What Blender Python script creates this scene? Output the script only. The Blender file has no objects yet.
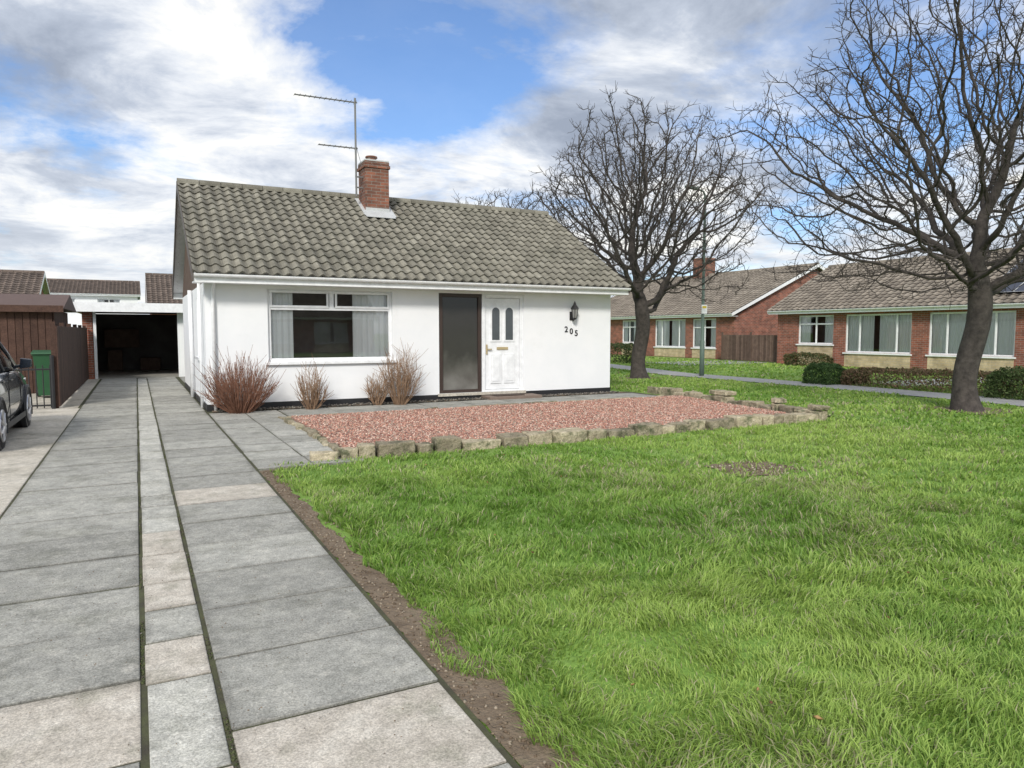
import bpy, math, random
import numpy as np
from mathutils import Vector, Matrix
random.seed(7); rng=np.random.default_rng(7)
S=bpy.context.scene
R=math.radians
# ---------------------------------------------------------------- materials
def new_mat(name):
    m=bpy.data.materials.new(name); m.use_nodes=True
    nt=m.node_tree; return m,nt,nt.nodes['Principled BSDF']
def L(nt,a,b): nt.links.new(a,b)
def N(nt,t,**k):
    n=nt.nodes.new(t)
    for a,b in k.items(): setattr(n,a,b)
    return n
def noise(nt,vec,scale,detail=4,rough=.55,dist=0):
    n=N(nt,'ShaderNodeTexNoise'); n.inputs['Scale'].default_value=scale
    n.inputs['Detail'].default_value=detail; n.inputs['Roughness'].default_value=rough
    n.inputs['Distortion'].default_value=dist
    if vec is not None: L(nt,vec,n.inputs['Vector'])
    return n.outputs['Fac']
def ramp(nt,fac,stops,interp='LINEAR'):
    r=N(nt,'ShaderNodeValToRGB'); r.color_ramp.interpolation=interp
    e=r.color_ramp.elements
    while len(e)<len(stops): e.new(.5)
    for i,(p,c) in enumerate(stops):
        e[i].position=p; e[i].color=(c[0],c[1],c[2],1) if not isinstance(c,(int,float)) else (c,c,c,1)
    L(nt,fac,r.inputs['Fac']); return r.outputs['Color']
def math_(nt,op,a,b=None,clamp=False):
    n=N(nt,'ShaderNodeMath',operation=op); n.use_clamp=clamp
    for i,x in enumerate([a,b]):
        if x is None: continue
        if isinstance(x,(int,float)): n.inputs[i].default_value=x
        else: L(nt,x,n.inputs[i])
    return n.outputs[0]
def mix(nt,fac,a,b,mode='MIX'):
    n=N(nt,'ShaderNodeMix',data_type='RGBA',blend_type=mode)
    ii={'f':n.inputs[0],'a':n.inputs[6],'b':n.inputs[7]}
    for k,x in (('f',fac),('a',a),('b',b)):
        if isinstance(x,(int,float)): ii[k].default_value=x if k=='f' else (x,x,x,1)
        elif isinstance(x,tuple): ii[k].default_value=(x[0],x[1],x[2],1)
        else: L(nt,x,ii[k])
    return n.outputs[2]
def bump(nt,bsdf,h,strength=.3,dist=.01):
    b=N(nt,'ShaderNodeBump'); b.inputs['Strength'].default_value=strength; b.inputs['Distance'].default_value=dist
    L(nt,h,b.inputs['Height']); L(nt,b.outputs[0],bsdf.inputs['Normal'])
def objc(nt): return N(nt,'ShaderNodeTexCoord').outputs['Object']
def mottled(name,stops,scale=3,rough=.8,bs=0,bscale=40,tint=False,bd=.01,detail=5,spec=.3,dirt=None,speck=None,dirt2=None,speck2=None):
    m,nt,b=new_mat(name); v=objc(nt)
    c=ramp(nt,noise(nt,v,scale,detail,.62),stops)
    for dd in (dirt,dirt2):
        if dd:
            f=ramp(nt,noise(nt,v,dd[1],7,.7),[(dd[2],0.),(dd[3],dd[4] if len(dd)>4 else 1.)])
            c=mix(nt,f,c,dd[0])
    for sp_ in (speck,speck2):
        if sp_: c=mix(nt,1.,c,ramp(nt,noise(nt,v,sp_[0],3,.75),[(.36,1-sp_[1]),(.64,1+sp_[1])]),'MULTIPLY')
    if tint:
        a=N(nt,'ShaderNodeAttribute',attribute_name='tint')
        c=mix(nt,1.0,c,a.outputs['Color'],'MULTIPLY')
    L(nt,c,b.inputs['Base Color']); b.inputs['Roughness'].default_value=rough
    b.inputs['Specular IOR Level'].default_value=spec
    if bs: bump(nt,b,noise(nt,v,bscale,4,.6),bs,bd)
    return m
def plain(name,col,rough=.5,metal=0,spec=.5):
    return mottled(name,[(.3,tuple(x*.9 for x in col)),(.7,tuple(min(1,x*1.08) for x in col))],8,rough,.05,60,spec=spec,detail=3)
def brickmat(name,c1,c2,mortar,bw=.225,bh=.075):
    m,nt,b=new_mat(name); v=objc(nt)
    s=N(nt,'ShaderNodeSeparateXYZ'); L(nt,v,s.inputs[0])
    u=math_(nt,'ADD',s.outputs[0],s.outputs[1])
    c=N(nt,'ShaderNodeCombineXYZ'); L(nt,u,c.inputs[0]); L(nt,s.outputs[2],c.inputs[1])
    bt=N(nt,'ShaderNodeTexBrick'); L(nt,c.outputs[0],bt.inputs['Vector'])
    bt.inputs['Scale'].default_value=1; bt.inputs['Brick Width'].default_value=bw; bt.inputs['Row Height'].default_value=bh
    bt.inputs['Mortar Size'].default_value=.006; bt.inputs['Color1'].default_value=(*c1,1); bt.inputs['Color2'].default_value=(*c2,1)
    bt.inputs['Mortar'].default_value=(*mortar,1); bt.inputs['Bias'].default_value=0
    n=ramp(nt,noise(nt,v,2.5,6,.7),[(.3,.55),(.7,1.2)])
    L(nt,mix(nt,1.,bt.outputs['Color'],n,'MULTIPLY'),b.inputs['Base Color'])
    b.inputs['Roughness'].default_value=.85
    bump(nt,b,math_(nt,'SUBTRACT',1.,bt.outputs['Fac']),.5,.006)
    return m
def glassmat(name,tint=(.95,.97,.97),base=.06):
    m=bpy.data.materials.new(name); m.use_nodes=True; nt=m.node_tree; nt.nodes.clear()
    o=N(nt,'ShaderNodeOutputMaterial'); mx=N(nt,'ShaderNodeMixShader'); t=N(nt,'ShaderNodeBsdfTransparent'); g=N(nt,'ShaderNodeBsdfGlossy')
    t.inputs[0].default_value=(*tint,1); g.inputs['Roughness'].default_value=.01
    lw=N(nt,'ShaderNodeLayerWeight'); lw.inputs[0].default_value=.3
    f=math_(nt,'ADD',lw.outputs['Fresnel'],base,True)
    bp=N(nt,'ShaderNodeBump'); bp.inputs['Strength'].default_value=.04; bp.inputs['Distance'].default_value=.02
    L(nt,noise(nt,objc(nt),1.6,1),bp.inputs['Height']); L(nt,bp.outputs[0],g.inputs['Normal'])
    L(nt,f,mx.inputs[0]); L(nt,t.outputs[0],mx.inputs[1]); L(nt,g.outputs[0],mx.inputs[2]); L(nt,mx.outputs[0],o.inputs[0])
    return m
M={}
M['render']=mottled('white_render',[(.3,(.80,.815,.83)),(.7,(.87,.875,.88))],1.2,.85,.45,90,bd=.009,dirt=((.70,.71,.70),.9,.58,.9))
M['white']=plain('white_upvc',(.84,.85,.86),.3)
M['black']=plain('black_paint',(.02,.02,.022),.5)
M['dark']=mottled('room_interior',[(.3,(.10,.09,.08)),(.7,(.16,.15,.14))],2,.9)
M['curtain']=mottled('curtain_fabric',[(.3,(.84,.84,.83)),(.7,(.90,.90,.89))],2,.9)
M['glass']=glassmat('window_glass')
M['brick']=brickmat('red_brick',(.36,.115,.07),(.20,.07,.045),(.34,.30,.26))
M['brickd']=brickmat('chimney_brick',(.33,.125,.075),(.14,.065,.045),(.25,.22,.19))
M['buff']=brickmat('buff_stone',(.62,.50,.32),(.50,.39,.23),(.45,.4,.33),.3,.1)
M['roof']=mottled('roof_tiles',[(.25,(.16,.15,.12)),(.5,(.225,.21,.17)),(.75,(.30,.285,.235))],3.5,.9,.4,60,tint=True,dirt=((.40,.38,.27),14,.60,.74,.8),dirt2=((.12,.12,.09),.8,.5,.75,.5),speck=(70,.3))
M['roof2']=mottled('roof_tiles_brown',[(.25,(.17,.145,.12)),(.5,(.25,.215,.175)),(.75,(.33,.29,.24))],1.5,.9,.4,60,tint=True,speck=(40,.2))
M['roof3']=mottled('roof_tiles_dark',[(.25,(.12,.095,.08)),(.75,(.20,.155,.13))],1.5,.9,.4,60,tint=True)
M['lead']=plain('lead_flashing',(.5,.51,.51),.5)
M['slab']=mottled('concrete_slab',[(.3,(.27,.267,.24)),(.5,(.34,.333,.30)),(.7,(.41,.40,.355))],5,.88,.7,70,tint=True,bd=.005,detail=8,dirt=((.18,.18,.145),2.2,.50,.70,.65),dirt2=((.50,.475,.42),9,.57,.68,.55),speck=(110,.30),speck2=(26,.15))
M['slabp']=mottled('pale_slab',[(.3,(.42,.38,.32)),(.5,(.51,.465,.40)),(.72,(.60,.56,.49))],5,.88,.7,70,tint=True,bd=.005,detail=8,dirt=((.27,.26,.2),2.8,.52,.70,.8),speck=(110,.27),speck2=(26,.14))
M['concrete']=mottled('pale_concrete',[(.3,(.46,.42,.35)),(.7,(.58,.54,.47))],1.8,.88,.5,80,dirt=((.30,.28,.23),1.1,.52,.68),speck=(110,.25),speck2=(14,.15))
M['path']=mottled('asphalt_path',[(.3,(.29,.29,.29)),(.7,(.39,.39,.38))],3,.9,.4,120)
M['soil']=mottled('soil',[(.3,(.13,.095,.065)),(.6,(.22,.17,.12)),(.8,(.13,.14,.065))],6,.95,.8,30,bd=.03)
M['joint']=mottled('joint_soil_moss',[(.35,(.06,.055,.04)),(.6,(.085,.09,.045))],7,.95,.6,60)
M['ground']=mottled('ground_grass',[(.3,(.13,.23,.045)),(.55,(.19,.32,.06)),(.75,(.26,.38,.11))],.8,.95,.6,35,bd=.04,dirt=((.28,.32,.12),.12,.5,.8))
M['stone']=mottled('sandstone',[(.3,(.24,.20,.14)),(.55,(.38,.33,.23)),(.75,(.50,.44,.33))],7,.9,.8,35,tint=True,bd=.02,dirt=((.11,.115,.065),4,.49,.64),speck=(60,.25))
M['bark']=mottled('tree_bark',[(.3,(.042,.036,.033)),(.7,(.105,.09,.08))],9,.95,.8,35,bd=.03)
M['twig']=mottled('shrub_twigs',[(.3,(.13,.06,.04)),(.7,(.27,.14,.09))],9,.9)
M['twig2']=mottled('shrub_twigs_tan',[(.3,(.18,.11,.07)),(.7,(.33,.22,.14))],9,.9)
M['wood']=mottled('brown_timber',[(.3,(.06,.032,.024)),(.7,(.10,.055,.04))],5,.8,.3,50,tint=True,speck=(30,.25))
M['woodg']=mottled('weathered_timber',[(.3,(.09,.06,.045)),(.7,(.15,.105,.08))],5,.85,.3,50,tint=True)
M['metal']=plain('aluminium',(.16,.16,.16),.5)
M['green']=plain('green_plastic',(.02,.09,.035),.45)
M['polegreen']=plain('lamp_column_paint',(.12,.17,.14),.6)
def attrmat(name,rough=.9,transl=0.,spec=.2):
    m,nt,b=new_mat(name); a=N(nt,'ShaderNodeAttribute',attribute_name='col')
    L(nt,a.outputs['Color'],b.inputs['Base Color']); b.inputs['Roughness'].default_value=rough; b.inputs['Specular IOR Level'].default_value=spec
    if transl:
        t=N(nt,'ShaderNodeBsdfTranslucent'); L(nt,a.outputs['Color'],t.inputs[0]); mx=N(nt,'ShaderNodeMixShader'); mx.inputs[0].default_value=transl
        L(nt,b.outputs[0],mx.inputs[1]); L(nt,t.outputs[0],mx.inputs[2]); L(nt,mx.outputs[0],nt.nodes['Material Output'].inputs[0])
    return m
M['blade']=attrmat('grass_blades',.5,.35,.4); M['chips']=attrmat('gravel_chips'); M['leaf']=attrmat('evergreen_leaves',.6,.2)
# ---------------------------------------------------------------- mesh helpers
def empty(name,loc=(0,0,0),rz=0):
    e=bpy.data.objects.new(name,None); e.location=loc; e.rotation_euler=(0,0,rz); e.empty_display_size=.3
    S.collection.objects.link(e); return e
class MB:
    def __init__(s): s.v=[];s.f=[];s.m=[];s.t=[]
    def poly(s,pts,m=0,t=1.):
        i=len(s.v); s.v+= [tuple(p) for p in pts]; s.f.append(tuple(range(i,i+len(pts)))); s.m.append(m); s.t.append(t)
    def box(s,x0,x1,y0,y1,z0,z1,m=0,t=1.):
        x0,x1=sorted((x0,x1)); y0,y1=sorted((y0,y1)); z0,z1=sorted((z0,z1))
        i=len(s.v); s.v+=[(x0,y0,z0),(x1,y0,z0),(x1,y1,z0),(x0,y1,z0),(x0,y0,z1),(x1,y0,z1),(x1,y1,z1),(x0,y1,z1)]
        for q in ((0,3,2,1),(4,5,6,7),(0,1,5,4),(1,2,6,5),(2,3,7,6),(3,0,4,7)):
            s.f.append(tuple(i+k for k in q)); s.m.append(m); s.t.append(t)
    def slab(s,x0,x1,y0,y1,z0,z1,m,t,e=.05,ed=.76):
        # box whose top has a border band tinted darker towards the outer edge
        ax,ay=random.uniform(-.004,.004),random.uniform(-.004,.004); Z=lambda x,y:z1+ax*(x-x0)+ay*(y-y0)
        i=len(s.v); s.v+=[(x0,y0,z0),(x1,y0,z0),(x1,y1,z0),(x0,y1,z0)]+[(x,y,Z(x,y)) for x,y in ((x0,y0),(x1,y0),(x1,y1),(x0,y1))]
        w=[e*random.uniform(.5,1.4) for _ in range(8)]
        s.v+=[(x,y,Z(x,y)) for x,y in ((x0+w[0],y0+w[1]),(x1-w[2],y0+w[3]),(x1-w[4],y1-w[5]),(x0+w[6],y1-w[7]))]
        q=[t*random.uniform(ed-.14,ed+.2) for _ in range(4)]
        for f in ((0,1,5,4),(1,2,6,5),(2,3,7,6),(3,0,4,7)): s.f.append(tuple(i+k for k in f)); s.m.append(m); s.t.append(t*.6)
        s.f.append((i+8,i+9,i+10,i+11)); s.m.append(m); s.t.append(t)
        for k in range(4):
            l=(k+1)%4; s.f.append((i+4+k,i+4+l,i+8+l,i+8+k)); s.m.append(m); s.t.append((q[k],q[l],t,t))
    def prism(s,pts,vec,m=0,t=1.):
        n=len(pts); i=len(s.v); s.v+=[tuple(p) for p in pts]; s.v+=[tuple(Vector(p)+Vector(vec)) for p in pts]
        s.f.append(tuple(range(i,i+n))[::-1]); s.f.append(tuple(range(i+n,i+2*n)))
        for k in range(n): s.f.append((i+k,i+(k+1)%n,i+n+(k+1)%n,i+n+k))
        s.m+=[m]*(n+2); s.t+=[t]*(n+2)
    def tube(s,pts,rad,sides=6,m=0,t=1.,cap=True):
        pts=[Vector(p) for p in pts]; n=len(pts); i0=len(s.v)
        d=(pts[1]-pts[0]).normalized(); a=d.orthogonal().normalized()
        for k in range(n):
            if k<n-1: d=(pts[k+1]-pts[k])
            if d.length<1e-9: d=Vector((0,0,1))
            d=d.normalized(); a=(a-d*a.dot(d)); 
            if a.length<1e-5: a=d.orthogonal()
            a.normalize(); b=d.cross(a); r=rad[k] if hasattr(rad,'__len__') else rad
            for j in range(sides):
                an=2*math.pi*j/sides; s.v.append(tuple(pts[k]+a*(r*math.cos(an))+b*(r*math.sin(an))))
        for k in range(n-1):
            for j in range(sides):
                p=i0+k*sides+j; q=i0+k*sides+(j+1)%sides
                s.f.append((p,q,q+sides,p+sides)); s.m.append(m); s.t.append(t)
        if cap and sides>3:
            s.f.append(tuple(i0+j for j in range(sides))[::-1]); s.f.append(tuple(i0+(n-1)*sides+j for j in range(sides))); s.m+=[m,m]; s.t+=[t,t]
    def build(s,name,mats,parent=None,smooth=False,bevel=0):
        me=bpy.data.meshes.new(name); me.from_pydata(s.v,[],s.f)
        for m in mats: me.materials.append(M[m] if isinstance(m,str) else m)
        me.polygons.foreach_set('material_index',s.m)
        at=me.attributes.new('tint','FLOAT','CORNER'); tv=[]
        for f,t in zip(s.f,s.t): tv.extend(t if isinstance(t,tuple) else [t]*len(f))
        at.data.foreach_set('value',np.array(tv,dtype=np.float32))
        if smooth: me.polygons.foreach_set('use_smooth',[True]*len(s.f))
        me.update(); o=bpy.data.objects.new(name,me); S.collection.objects.link(o)
        if parent: o.parent=parent
        if bevel:
            b=o.modifiers.new('bevel','BEVEL'); b.width=bevel; b.segments=2; b.limit_method='ANGLE'
        return o
class Fr:
    def __init__(s,o,u,n): s.o=o;s.u=u;s.n=n
    def p(s,u,z,d=0): return (s.o[0]+s.u[0]*u+s.n[0]*d, s.o[1]+s.u[1]*u+s.n[1]*d, z)
    def box(s,mb,u0,u1,z0,z1,d0,d1,m=0,t=1.):
        a=s.p(u0,z0,d0); b=s.p(u1,z1,d1); mb.box(a[0],b[0],a[1],b[1],z0,z1,m,t)
def wall(mb,fr,u0,u1,z0,z1,ops,m=0,reveal=.12):
    us=sorted({u0,u1,*[o[0] for o in ops],*[o[1] for o in ops]}); zs=sorted({z0,z1,*[o[2] for o in ops],*[o[3] for o in ops]})
    for a,b in zip(us,us[1:]):
        for c,d in zip(zs,zs[1:]):
            cu,cz=(a+b)/2,(c+d)/2
            if any(o[0]<cu<o[1] and o[2]<cz<o[3] for o in ops): continue
            mb.poly([fr.p(a,c),fr.p(b,c),fr.p(b,d),fr.p(a,d)],m)
    for a,b,c,d in ops:
        r=-reveal
        mb.poly([fr.p(a,c),fr.p(a,d),fr.p(a,d,r),fr.p(a,c,r)],m); mb.poly([fr.p(b,c),fr.p(b,c,r),fr.p(b,d,r),fr.p(b,d)],m)
        mb.poly([fr.p(a,d),fr.p(b,d),fr.p(b,d,r),fr.p(a,d,r)],m); mb.poly([fr.p(a,c),fr.p(a,c,r),fr.p(b,c,r),fr.p(b,c)],m)
def window(fr,o,parent,vbars=(),hbars=(),curt=((0,.16),(.84,1)),sill=True,name='window',rec=.06,tb=(),sash=(),cd=.12):
    a,b,c,d=o; mb=MB(); w=.065; W=b-a; H=d-c
    f0,f1=-rec-.07,-rec
    fr.box(mb,a,b,c,c+w,f0,f1); fr.box(mb,a,b,d-w,d,f0,f1); fr.box(mb,a,a+w,c+w,d-w,f0,f1); fr.box(mb,b-w,b,c+w,d-w,f0,f1)
    for v in vbars: fr.box(mb,a+v*W-w/2,a+v*W+w/2,c+w,d-w,f0+.002,f1-.002)
    for h in hbars: fr.box(mb,a+w,b-w,c+h*H-w/2,c+h*H+w/2,f0+.004,f1-.004)
    for v,h0,h1 in tb: fr.box(mb,a+v*W-w*.7,a+v*W+w*.7,c+h0*H,c+h1*H-w*.5,f0+.002,f1-.002)
    for (s0,s1,h0,h1) in sash:
        p0,p1,q0,q1=a+s0*W,a+s1*W,c+h0*H,c+h1*H; e=.045
        fr.box(mb,p0,p1,q0,q0+e,f1-.001,f1+.018); fr.box(mb,p0,p1,q1-e,q1,f1-.001,f1+.018); fr.box(mb,p0,p0+e,q0+e,q1-e,f1-.001,f1+.018); fr.box(mb,p1-e,p1,q0+e,q1-e,f1-.001,f1+.018)
    if sill: fr.box(mb,a-.06,b+.06,c-.06,c-.002,-rec-.05,.07)
    mb.build(name+'_frame',['white'],parent,bevel=.006)
    g=MB(); dg=-rec-.04; g.poly([fr.p(a+w*.5,c+w*.5,dg),fr.p(b-w*.5,c+w*.5,dg),fr.p(b-w*.5,d-w*.5,dg),fr.p(a+w*.5,d-w*.5,dg)]); g.build(name+'_glass',['glass'],parent)
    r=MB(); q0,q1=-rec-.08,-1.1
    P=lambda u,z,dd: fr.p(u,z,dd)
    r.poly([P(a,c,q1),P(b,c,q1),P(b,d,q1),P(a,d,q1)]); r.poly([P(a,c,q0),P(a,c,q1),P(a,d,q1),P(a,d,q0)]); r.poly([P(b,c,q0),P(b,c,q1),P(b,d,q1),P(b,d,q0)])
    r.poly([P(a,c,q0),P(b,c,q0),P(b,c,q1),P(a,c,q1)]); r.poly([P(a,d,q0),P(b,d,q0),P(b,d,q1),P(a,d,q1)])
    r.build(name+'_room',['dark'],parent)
    if curt:
        k=MB()
        for s,e in curt:
            n=max(6,int((e-s)*W/.025)); pr=None
            for i in range(n+1):
                u=a+W*s+(e-s)*W*i/n; dd=-rec-cd+.016*math.sin(i*1.3)+.008*math.sin(i*.37+s*9)
                cur=(P(u,c+.01,dd),P(u,d-.01,dd))
                if pr: k.poly([pr[0],cur[0],cur[1],pr[1]])
                pr=cur
        k.build(name+'_curtain',['curtain'],parent,smooth=True)
def tiled(name,e0,along,Ln,up,Ls,nrm,mat,parent,tw=.21,g=.31,amp=.028,sub=6):
    e0,along,up,nrm=map(Vector,(e0,along,up,nrm)); nt_=max(1,round(Ln/tw)); tw=Ln/nt_; rows=math.ceil(Ls/g-.2)
    g=Ls/rows; mb=MB(); nx=nt_*sub
    for r in range(rows):
        s0=r*g-.02; s1=(r+1)*g
        i0=len(mb.v); tints=[random.uniform(.82,1.16) for _ in range(nt_)]
        jit=[random.uniform(-.006,.006) for _ in range(nt_+1)]; lf=[random.uniform(-.004,.006) for _ in range(nt_+1)]
        for i in range(nx+1):
            ph=i/sub; h=amp*math.cos(2*math.pi*ph); k=min(nt_,int(ph)); sj=jit[k]
            b=e0+along*(ph*tw)
            mb.v.append(tuple(b+up*(s0+sj)+nrm*(h+.004))); mb.v.append(tuple(b+up*(s0+sj)+nrm*(h+.036+lf[k]))); mb.v.append(tuple(b+up*s1+nrm*(h+.006)))
        for i in range(nx):
            p=i0+i*3; q=p+3; t=tints[i//sub]
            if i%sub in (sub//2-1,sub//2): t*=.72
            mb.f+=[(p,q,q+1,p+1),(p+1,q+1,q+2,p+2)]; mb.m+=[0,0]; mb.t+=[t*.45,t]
    return mb.build(name,[mat],parent)
def gable_roof(par,Lx,D,ez,rz,roofmat,ov=.25,ove=.45,barge='white',sub=6,fascia='white',tw=.21):
    ym=D/2; x0,x1=-ov,Lx+ov; dy=ym+ove; dz=rz-ez; sl=math.hypot(dy,dz); c,s=dy/sl,dz/sl
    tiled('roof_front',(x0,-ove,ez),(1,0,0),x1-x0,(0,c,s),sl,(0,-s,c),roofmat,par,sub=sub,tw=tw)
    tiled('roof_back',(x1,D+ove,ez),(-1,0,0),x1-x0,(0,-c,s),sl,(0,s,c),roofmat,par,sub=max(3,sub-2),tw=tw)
    mb=MB(); n=round((x1-x0)/.45)
    for i in range(n):
        a=x0+(x1-x0)*i/n; b=x0+(x1-x0)*(i+1)/n-.012; t=random.uniform(.7,1.1); h0=.115+random.uniform(-.004,.004)
        pr=[(0,ym+h0*math.cos(q),rz-.05+.13*math.sin(q)+.02) for q in [math.pi*k/8 for k in range(9)]]
        mb.prism([(a,p[1],p[2]) for p in pr],(b-a,0,0),0,t)
    mb.build('ridge_tiles',[roofmat],par)
    t=MB()
    for sgn,ye in ((1,-ove),(-1,D+ove)):
        t.poly([(x0,ye,ez-.022),(x1,ye,ez-.022),(x1,ym,rz-.022),(x0,ym,rz-.022)],0)
        a,b=sorted((ye+sgn*.03,ye+sgn*.055)); t.box(x0+.02,x1-.02,a,b,ez-.17,ez-.005,0)
        a,b=sorted((ye+sgn*.056,sgn*-.002 if sgn>0 else D+.002)); t.box(x0+.02,x1-.02,a,b,ez-.165,ez-.145,0)
    t.build('fascia_soffit',[fascia],par)
    g=MB()
    for ye,sg in ((-ove,-1),(D+ove,1)):
        prof=[(ye+sg*.02+.055*math.cos(q), ez-.02-.06*math.sin(q)) for q in [math.pi*k/8 for k in range(9)]]
        g.prism([(x0+.02,p[0],p[1]) for p in prof],(x1-x0-.04,0,0))
    g.build('gutter',['white'],par)
    b=MB()
    for xx in (x0-.012,x1-.013):
        for ye in (-ove,D+ove):
            b.prism([(xx,ye,ez-.14),(xx,ye,ez+.03),(xx,ym,rz+.03),(xx,ym,rz-.15)],(.025,0,0))
    b.build('bargeboard',[barge],par)
def chimney(par,x,y,w,d,z0,z1,pot=True):
    mb=MB(); mb.box(x-w/2,x+w/2,y-d/2,y+d/2,z0,z1-.16,0); mb.box(x-w/2-.03,x+w/2+.03,y-d/2-.03,y+d/2+.03,z1-.158,z1-.08,0); mb.box(x-w/2-.01,x+w/2+.01,y-d/2-.01,y+d/2+.01,z1-.078,z1,0)
    mb.box(x-w/2-.005,x+w/2+.005,y-d/2-.005,y+d/2+.005,z1+.001,z1+.04,1)
    mb.build('chimney_stack',['brickd','lead'],par,bevel=.008)
    if pot:
        p=MB(); p.tube([(x-.05,y,z1+.03),(x-.05,y,z1+.12),(x-.05,y,z1+.14),(x-.05,y,z1+.17)],[.13,.12,.15,.14],14); p.build('chimney_pot',['brickd'],par,smooth=False)
# ================================================================= main bungalow
H=empty('white_bungalow',(1.14,14.5,0)); LX=9.16; D=6.9
fr=Fr((0,0),(1,0),(0,-1)); fs=Fr((0,0),(0,1),(-1,0)); fb=Fr((0,D),(1,0),(0,1)); fe=Fr((LX,0),(0,1),(1,0))
wops=[(1.12,3.62,.92,2.33),(4.66,6.74,.16,2.34)]
sops=[(.9,1.9,1.0,2.2),(3.6,4.5,.15,2.15)]
mb=MB(); EZ=2.42
wall(mb,fr,0,LX,.12,EZ,wops); wall(mb,fs,0,D,.12,EZ,sops); wall(mb,fb,0,LX,.12,EZ,[]); wall(mb,fe,0,D,.12,EZ,[])
mb.build('walls',['render'],H)
mb=MB(); mb.poly([(LX,0,EZ),(LX,D,EZ),(LX,D/2,4.62)],0); mb.poly([(0,0,EZ),(0,D,EZ),(0,D/2,4.62)],1)
mb.build('gable_walls',['render','woodg'],H)
mb=MB(); fr.box(mb,-.012,LX+.012,0,.14,-.2,.012); fs.box(mb,.0,D,0,.14,-.2,.013); fe.box(mb,0,D,0,.14,-.2,.013); mb.build('plinth',['black'],H)
window(fr,wops[0],H,vbars=(),hbars=(.74,),tb=((.5,.74,1.),),curt=((0,.20),(.68,1)),name='front_window',sash=((.02,.475,.75,.985),(.525,.98,.75,.985)),cd=.11)
window(fs,sops[0],H,hbars=(.7,),name='side_window',curt=((0,.2),(.8,1)))
mb=MB(); fs.box(mb,3.6,4.5,.15,2.15,-.14,-.08); mb.build('side_door',['white'],H,bevel=.01)
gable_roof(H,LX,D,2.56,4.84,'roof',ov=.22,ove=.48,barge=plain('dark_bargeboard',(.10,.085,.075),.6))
mb=MB(); u0,u1,z0,z1=4.66,5.68,.16,2.34
brown=plain('brown_frame',(.05,.032,.026),.4)
fr.box(mb,u0,u0+.10,z0,z1,-.12,-.03); fr.box(mb,u1-.07,u1,z0,z1,-.12,-.03); fr.box(mb,u0+.10,u1-.07,z1-.08,z1,-.12,-.03); fr.box(mb,u0+.10,u1-.07,z0,z0+.07,-.12,-.03)
mb.build('sidelight_frame',[brown],H,bevel=.006)
fg,nt,b=new_mat('frosted_dark_glass'); b.inputs['Roughness'].default_value=.12
sp=N(nt,'ShaderNodeSeparateXYZ'); L(nt,objc(nt),sp.inputs[0])
nn=math_(nt,'ADD',sp.outputs[2],math_(nt,'MULTIPLY',noise(nt,objc(nt),2.5,3),.9))
L(nt,ramp(nt,math_(nt,'MULTIPLY',nn,.4),[(.15,(.26,.26,.24)),(.40,(.12,.115,.105)),(.6,(.045,.042,.04)),(1,(.03,.027,.025))]),b.inputs['Base Color'])
bump(nt,b,noise(nt,objc(nt),60,2),.15,.003)
mb=MB(); fr.box(mb,u0+.10,u1-.07,z0+.07,z1-.08,-.09,-.07); mb.build('sidelight_glass',[fg],H)
mb=MB(); a,bb=5.70,6.74
fr.box(mb,a,a+.08,z0,z1,-.12,-.02); fr.box(mb,bb-.08,bb,z0,z1,-.12,-.02); fr.box(mb,a+.08,bb-.08,z1-.08,z1,-.12,-.02); fr.box(mb,a+.08,bb-.08,z0,z0+.04,-.12,-.02)
fr.box(mb,a+.085,bb-.085,z0+.045,z1-.085,-.11,-.06)
mb.build('door',['white'],H,bevel=.008)
mb=MB()
def arch(mb,uc,w,zb,zt,d,m=0,thick=.012):
    pts=[(uc-w/2,zb),(uc+w/2,zb)]+[(uc+w/2*math.cos(q),zt-w/2+w/2*math.sin(q)) for q in [math.pi*k/10 for k in range(11)]]
    mb.prism([fr.p(p[0],p[1],d) for p in pts],(fr.n[0]*thick,fr.n[1]*thick,0),m)
dc=(a+bb)/2
for q in (-.17,.17):
    arch(mb,dc+q,.27,1.28,2.1,-.06,0,.018); arch(mb,dc+q,.19,1.32,2.05,-.041,1,.004)
    fr.box(mb,dc+q-.13,dc+q+.13,.34,1.0,-.06,-.040,0); fr.box(mb,dc+q-.085,dc+q+.085,.39,.95,-.039,-.028,0)
fr.box(mb,dc-.14,dc+.14,1.10,1.16,-.06,-.04,2); fr.box(mb,a+.11,a+.14,1.0,1.22,-.06,-.03,2); fr.box(mb,a+.13,a+.24,1.10,1.125,-.025,-.01,2)
mb.build('door_panels',['white',plain('door_glass',(.08,.09,.10),.12),plain('brass',(.45,.36,.2),.3)],H,bevel=.003)
mb=MB(); fr.box(mb,5.65,6.95,.0,.085,.0+.013,.50); mb.build('door_step',[plain('step_tiles',(.20,.15,.12),.8)],H,bevel=.012)
mb=MB(); fr.box(mb,4.62,6.78,.10,.158,-.12,.05); mb.build('threshold',['concrete'],H)
mb=MB(); fr.box(mb,5.85,6.55,.087,.102,.06,.42); mb.build('doormat',[plain('doormat_fibre',(.06,.04,.03),.95)],H)
mb=MB(); lu=8.03
fr.box(mb,lu-.05,lu+.05,1.78,1.98,0,.02); mb.tube([fr.p(lu,1.82,.02),fr.p(lu,1.76,.08),fr.p(lu,1.80,.15)],.012,6)
mb.tube([fr.p(lu,1.79,.15),fr.p(lu,1.83,.15)],[.03,.055],6)
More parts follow.
